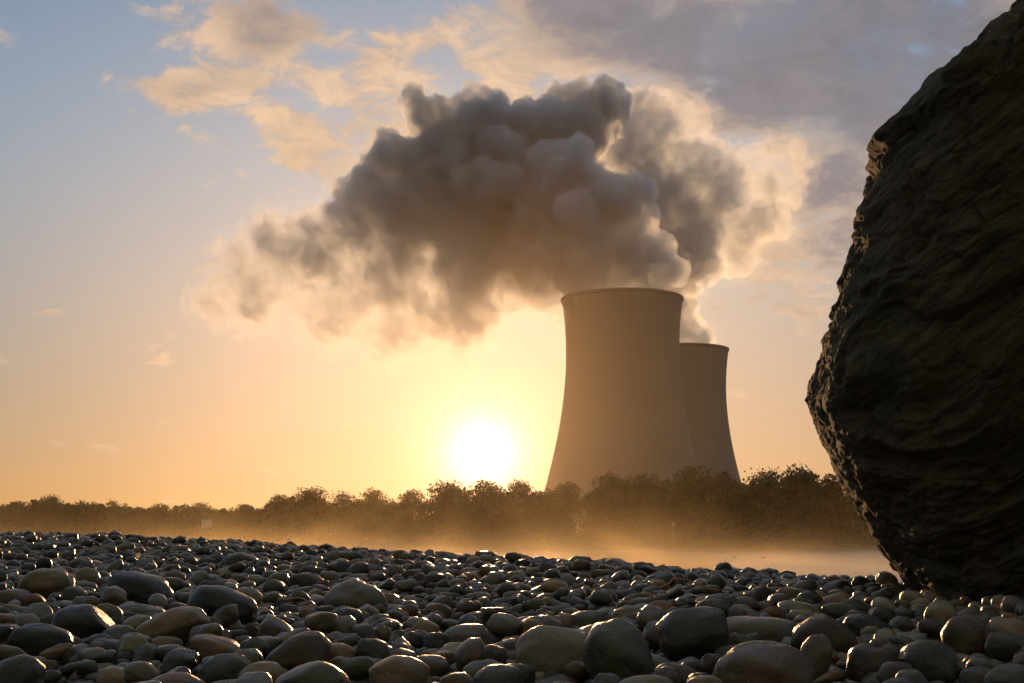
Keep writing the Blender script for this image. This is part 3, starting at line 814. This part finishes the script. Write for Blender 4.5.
def build_stones():
    ref = stones(); S = scatter(); rng = random.Random(9); print('stones', len(S))
    names = ['dark grey', 'grey', 'greenish grey', 'brown', 'dark brown', 'tan', 'pinkish', 'pale grey', 'bluish grey', 'black', 'rusty']
    wts = [18, 20, 15, 11, 11, 9, 4, 4, 8, 8, 2]
    lib = {n: [stone_shape(n, 500 + k, rng.choice((2.0, 2.3, 2.9)), rng.choice((.15, .2, .3)), rng.uniform(-.15, .15)) for k in range(24)] for n in (1, 2, 3)}
    libme = []
    for k in range(24):
        V, F = lib[3][k]; o = mesh_np('river_stone', V, F, MSO, True); libme.append(o.data); bpy.data.objects.remove(o)
    items = []
    G = zg(np.array([s[0] for s in S]), np.array([s[1] for s in S]))
    for (x, y, r, lay), g in zip(S, G):
        el_ = rng.uniform(1.0, 1.45); a = r * el_; b = r * rng.uniform(.8, 1.0); c = r * rng.uniform(.5, .85)
        z = float(g) + c * (rng.uniform(.25, .75) if not lay else 1.9)
        if lay == 0: z += min(.02, r * .2)
        M = (Matrix.Rotation(rng.uniform(0, 6.28), 3, 'Z') @ Matrix.Rotation(rng.gauss(0, .22), 3, 'X') @ Matrix.Rotation(rng.gauss(0, .22) - .1, 3, 'Y'))
        cn = rng.choices(names, wts)[0]; kk = rng.uniform(.7, 1.3)
        if y < 5: z -= .010
        if y < 2.9: z -= .028
        items.append((x, y, z, a, b, c, M, cn, tuple(v * kk * .74 for v in COLS[cn]), rng.randrange(24), lay))
    # the ones that show largest become objects of their own
    scored = []
    for i, it in enumerate(items):
        px, py = project(it[0], it[1], it[2])
        if -5 < px < 1029 and py < 690: scored.append((it[3] * it[5] / it[1] ** 2, i, px, py))
    scored.sort(reverse=True)
    NI = 300 - len(HAND); chosen = scored[:NI]; ch = {s[1] for s in chosen}
    # label every one by the nearest named stone
    buckets = {}
    for _, i, px, py in chosen:
        j = min(range(len(ref)), key=lambda q: (ref[q][0] - px) ** 2 + (2.0 * (ref[q][1] - py)) ** 2)
        dx = px - ref[j][0]; dy = (py - ref[j][1]) * 2
        side = ('right of' if dx > 0 else 'left of') if abs(dx) > abs(dy) else ('below' if dy > 0 else 'above')
        buckets.setdefault((j, side), []).append((math.hypot(dx, dy), i))
    ords = ['nearest', 'second', 'third', 'fourth', 'fifth', 'sixth', 'seventh', 'eighth', 'ninth', 'tenth', 'eleventh', 'twelfth', 'thirteenth', 'fourteenth']
    for (j, side), L in buckets.items():
        L.sort()
        for q, (_, i) in enumerate(L):
            x, y, z, a, b, c, M, cn, rgb, k, lay = items[i]
            shp = 'long' if a > 1.33 * b * 1.1 else 'flat' if c < .62 * b else 'rounded'
            o = bpy.data.objects.new('river_stone', libme[k]); col.objects.link(o)
            o.matrix_world = Matrix.Translation((x, y, z)) @ M.to_4x4() @ Matrix.Diagonal((a, b, c, 1))
            o.color = (*rgb, 1)
            wd = ords[q] if q < len(ords) else 'outer'
            tag(o, f'{shp} {cn} pebble, {wd} {side} the {ref[j][2]}', 'stone', 'river stones on the beach')
    VV = []; FF = []; CC = []; n = 0
    for i, (x, y, z, a, b, c, M, cn, rgb, k, lay) in enumerate(items):
        if i in ch: continue
        V, F = lib[3 if y < 3.4 else 2 if y < 9.5 else 1][k]
        W = (V * np.array([a, b, c])) @ np.array(M).T + np.array([x, y, z])
        VV.append(W); FF.append(F + n); n += len(W); CC.append(np.tile(rgb, (len(W), 1)))
    o = mesh_np('beach_pebbles', np.concatenate(VV), np.concatenate(FF), MST, True, attr=np.concatenate(CC))
    tag(o, 'countless small wet looking river pebbles covering the beach', kind='stuff')
    print('pebble verts', n)
if 'stones' not in SKIP: build_stones()

# ------------------------------------------------------------------ small things on the beach
def simple(name, rgb, rough=.7):
    m, t, b = material(name); g = t.new('ShaderNodeTexCoord').outputs['Object']
    t.l.new(t.mix(t.noise(g, 60, 3), [v * .7 for v in rgb], [v * 1.3 for v in rgb]), b.inputs['Base Color']); b.inputs['Roughness'].default_value = rough
    return m
def stick(name, pix, dist, rad, mat, label, cat):
    pts = [P(px, py, dist + dd) for px, py, dd in pix]
    # smooth by Catmull-Rom
    Q = []
    for i in range(len(pts) - 1):
        p0, p1, p2, p3 = pts[max(i - 1, 0)], pts[i], pts[i + 1], pts[min(i + 2, len(pts) - 1)]
        for k in range(5):
            u = k / 5
            Q.append(.5 * ((2 * p1) + (p2 - p0) * u + (2 * p0 - 5 * p1 + 4 * p2 - p3) * u * u + (3 * p1 - p0 - 3 * p2 + p3) * u ** 3))
    Q.append(pts[-1]); c = Q[0].copy()
    rd = [rad * (1 - .55 * i / len(Q)) for i in range(len(Q))]
    V, F = tube([q - c for q in Q], rd, 8)
    n = len(V); V += [tuple(Q[0] - c), tuple(Q[-1] - c)]
    F = [tuple(f) for f in F]
    F += [(n, (k + 1) % 8, k, n) for k in range(8)] + [(n + 1, n - 8 + k, n - 8 + (k + 1) % 8, n + 1) for k in range(8)]
    me = bpy.data.meshes.new(name); me.from_pydata(V, [], [tuple(dict.fromkeys(f)) for f in F]); me.materials.append(mat)
    for p_ in me.polygons: p_.use_smooth = True
    o = bpy.data.objects.new(name, me); col.objects.link(o); o.location = c
    return tag(o, label, cat)
MTW = simple('dry_twig', (.34, .24, .14)); MRD = simple('dry_reed', (.42, .20, .12))
stick('dry_reed', [(655, 590, 0), (668, 584, .02), (675, 578.5, .04), (690, 581, .02), (704, 587, 0), (719, 590.5, -.02)], 6.3, .006, MRD, 'bent reddish dry reed lying across the pebbles near the right water edge', 'reed')
stick('dry_twig', [(290, 606, 0), (299, 606.5, 0), (310, 607, 0), (320, 608, 0)], 4.6, .0028, MTW, 'short straight pale twig crossed by the curled one', 'twig')
stick('dry_twig', [(284, 600, .04), (292, 598.5, .03), (300, 598, .02), (307, 601, 0), (310, 607, 0), (308, 614, -.02), (304, 620, -.02), (302, 627, 0)], 4.55, .0032, MTW, 'thin curled twig arching above the big brown leaning stone', 'twig')
def leaf(px, py, dist, size, rot, label):
    n = 9; V = []; F = []
    for i in range(n):
        u = i / (n - 1); wd = math.sin(math.pi * min(1, u * .96 + .03)) ** .8 * .33
        for s_ in (-1, -.5, 0, .5, 1):
            V.append(((u - .5) * size, s_ * wd * size, size * (.25 * abs(s_) ** 1.5 + .22 * math.sin(u * 4 + s_) + .05 * math.cos(s_ * 6 + u * 9))))
    for i in range(n - 1):
        for k in range(4): F.append((i * 5 + k, i * 5 + 5 + k, i * 5 + 6 + k, i * 5 + 1 + k))
    me = bpy.data.meshes.new('dead_leaf'); me.from_pydata(V, [], F)
    m, t, b = material('dead_leaf'); b.inputs['Base Color'].default_value = (.32, .15, .06, 1); b.inputs['Roughness'].default_value = .6
    tr = t.new('ShaderNodeBsdfTranslucent'); tr.inputs['Color'].default_value = (.45, .2, .07, 1); mx = t.new('ShaderNodeMixShader'); mx.inputs[0].default_value = .45
    t.l.new(b.outputs[0], mx.inputs[1]); t.l.new(tr.outputs[0], mx.inputs[2]); t.l.new(mx.outputs[0], t.n['Material Output'].inputs['Surface'])
    me.materials.append(m)
    for p_ in me.polygons: p_.use_smooth = True
    o = bpy.data.objects.new('dead_leaf', me); col.objects.link(o); o.location = P(px, py, dist); o.rotation_euler = rot
    md = o.modifiers.new('s', 'SOLIDIFY'); md.thickness = .0006
    tag(o, label, 'leaf')
leaf(301, 634, 3.9, .045, (1.1, -.6, .4), 'crumpled orange dead leaf between the dark angular and big brown leaning stones')
leaf(325, 637, 3.8, .030, (.9, .5, 2.2), 'tiny orange dead leaf at the upper right tip of the big brown leaning stone')

# ------------------------------------------------------------------ on the far bank and river
def far_things():
    white = simple('white_board_paint', (.62, .62, .60), .5); steel = simple('grey_post_metal', (.25, .25, .25), .5)
    def slab(name, lo, hi, m, par):
        o = box(name, lo, hi); o.data.materials.append(m); o.parent = par
        bv = o.modifiers.new('b', 'BEVEL'); bv.width = .03; return o
    x, y = bank_pt(213, -1.5); z = WZ - .3
    zt = P(213, 519.5, y).z - z; zb = P(213, 528, y).z - z; hw = 4.8 / FPX * y
    e = empty('river_sign', (x, y, z)); tag(e, 'square white sign board on posts before the dark trees at far left', 'sign')
    slab('panel', (-hw, -.06, zb), (hw, .06, zt), white, e)
    for s_ in (-1, 1): slab('post', (s_ * hw * .6 - .08, .065, 0), (s_ * hw * .6 + .08, .2, zt - .1), steel, e)
    x, y = bank_pt(670, -1.2); zt = P(670, 524, y).z - z
    e = empty('river_marker', (x, y, z)); tag(e, 'tiny pale round marker on a post before the trees below the nearer tower', 'marker')
    V, F = tube([(0, -.06, zt - .0), (0, .0, zt)], [.27, .27], 20); n = len(V)
    V += [(0, -.06, zt), (0, 0, zt)]; F = [tuple(f) for f in F] + [(n, (k + 1) % 20, k) for k in range(20)] + [(n + 1, 20 + k, 20 + (k + 1) % 20) for k in range(20)]
    me = bpy.data.meshes.new('marker_plate'); me.from_pydata(V, [], F); me.materials.append(white); o = bpy.data.objects.new('marker_plate', me); col.objects.link(o); o.parent = e
    slab('post', (-.05, .01, 0), (.05, .11, zt + .2), steel, e)
    wood = simple('wet_driftwood', (.05, .04, .03), .6)
    for px, py, wpx, label in ((762, 558, 6, 'small dark piece of driftwood floating on the river left of the boulder'), (734, 557.5, 3.5, 'tiny speck of driftwood floating on the river below the farther tower')):
        d_ = ray(px, py + 1); k = (WZ - CAMZ) / d_.z; p = Vector((0, 0, CAMZ)) + d_ * k
        a = wpx / FPX * p.y / 2
        V, F = stone_shape(3, int(px), 2.4, .3, .2); V = V * np.array([a, a * .3, .16]); V[:, 2] += .05 * np.sin(V[:, 0] / a * 3)
        o = mesh_np('driftwood', V, F, wood, True); o.location = (p.x, p.y, WZ + .02); tag(o, label, 'driftwood', 'driftwood on the river')
far_things()
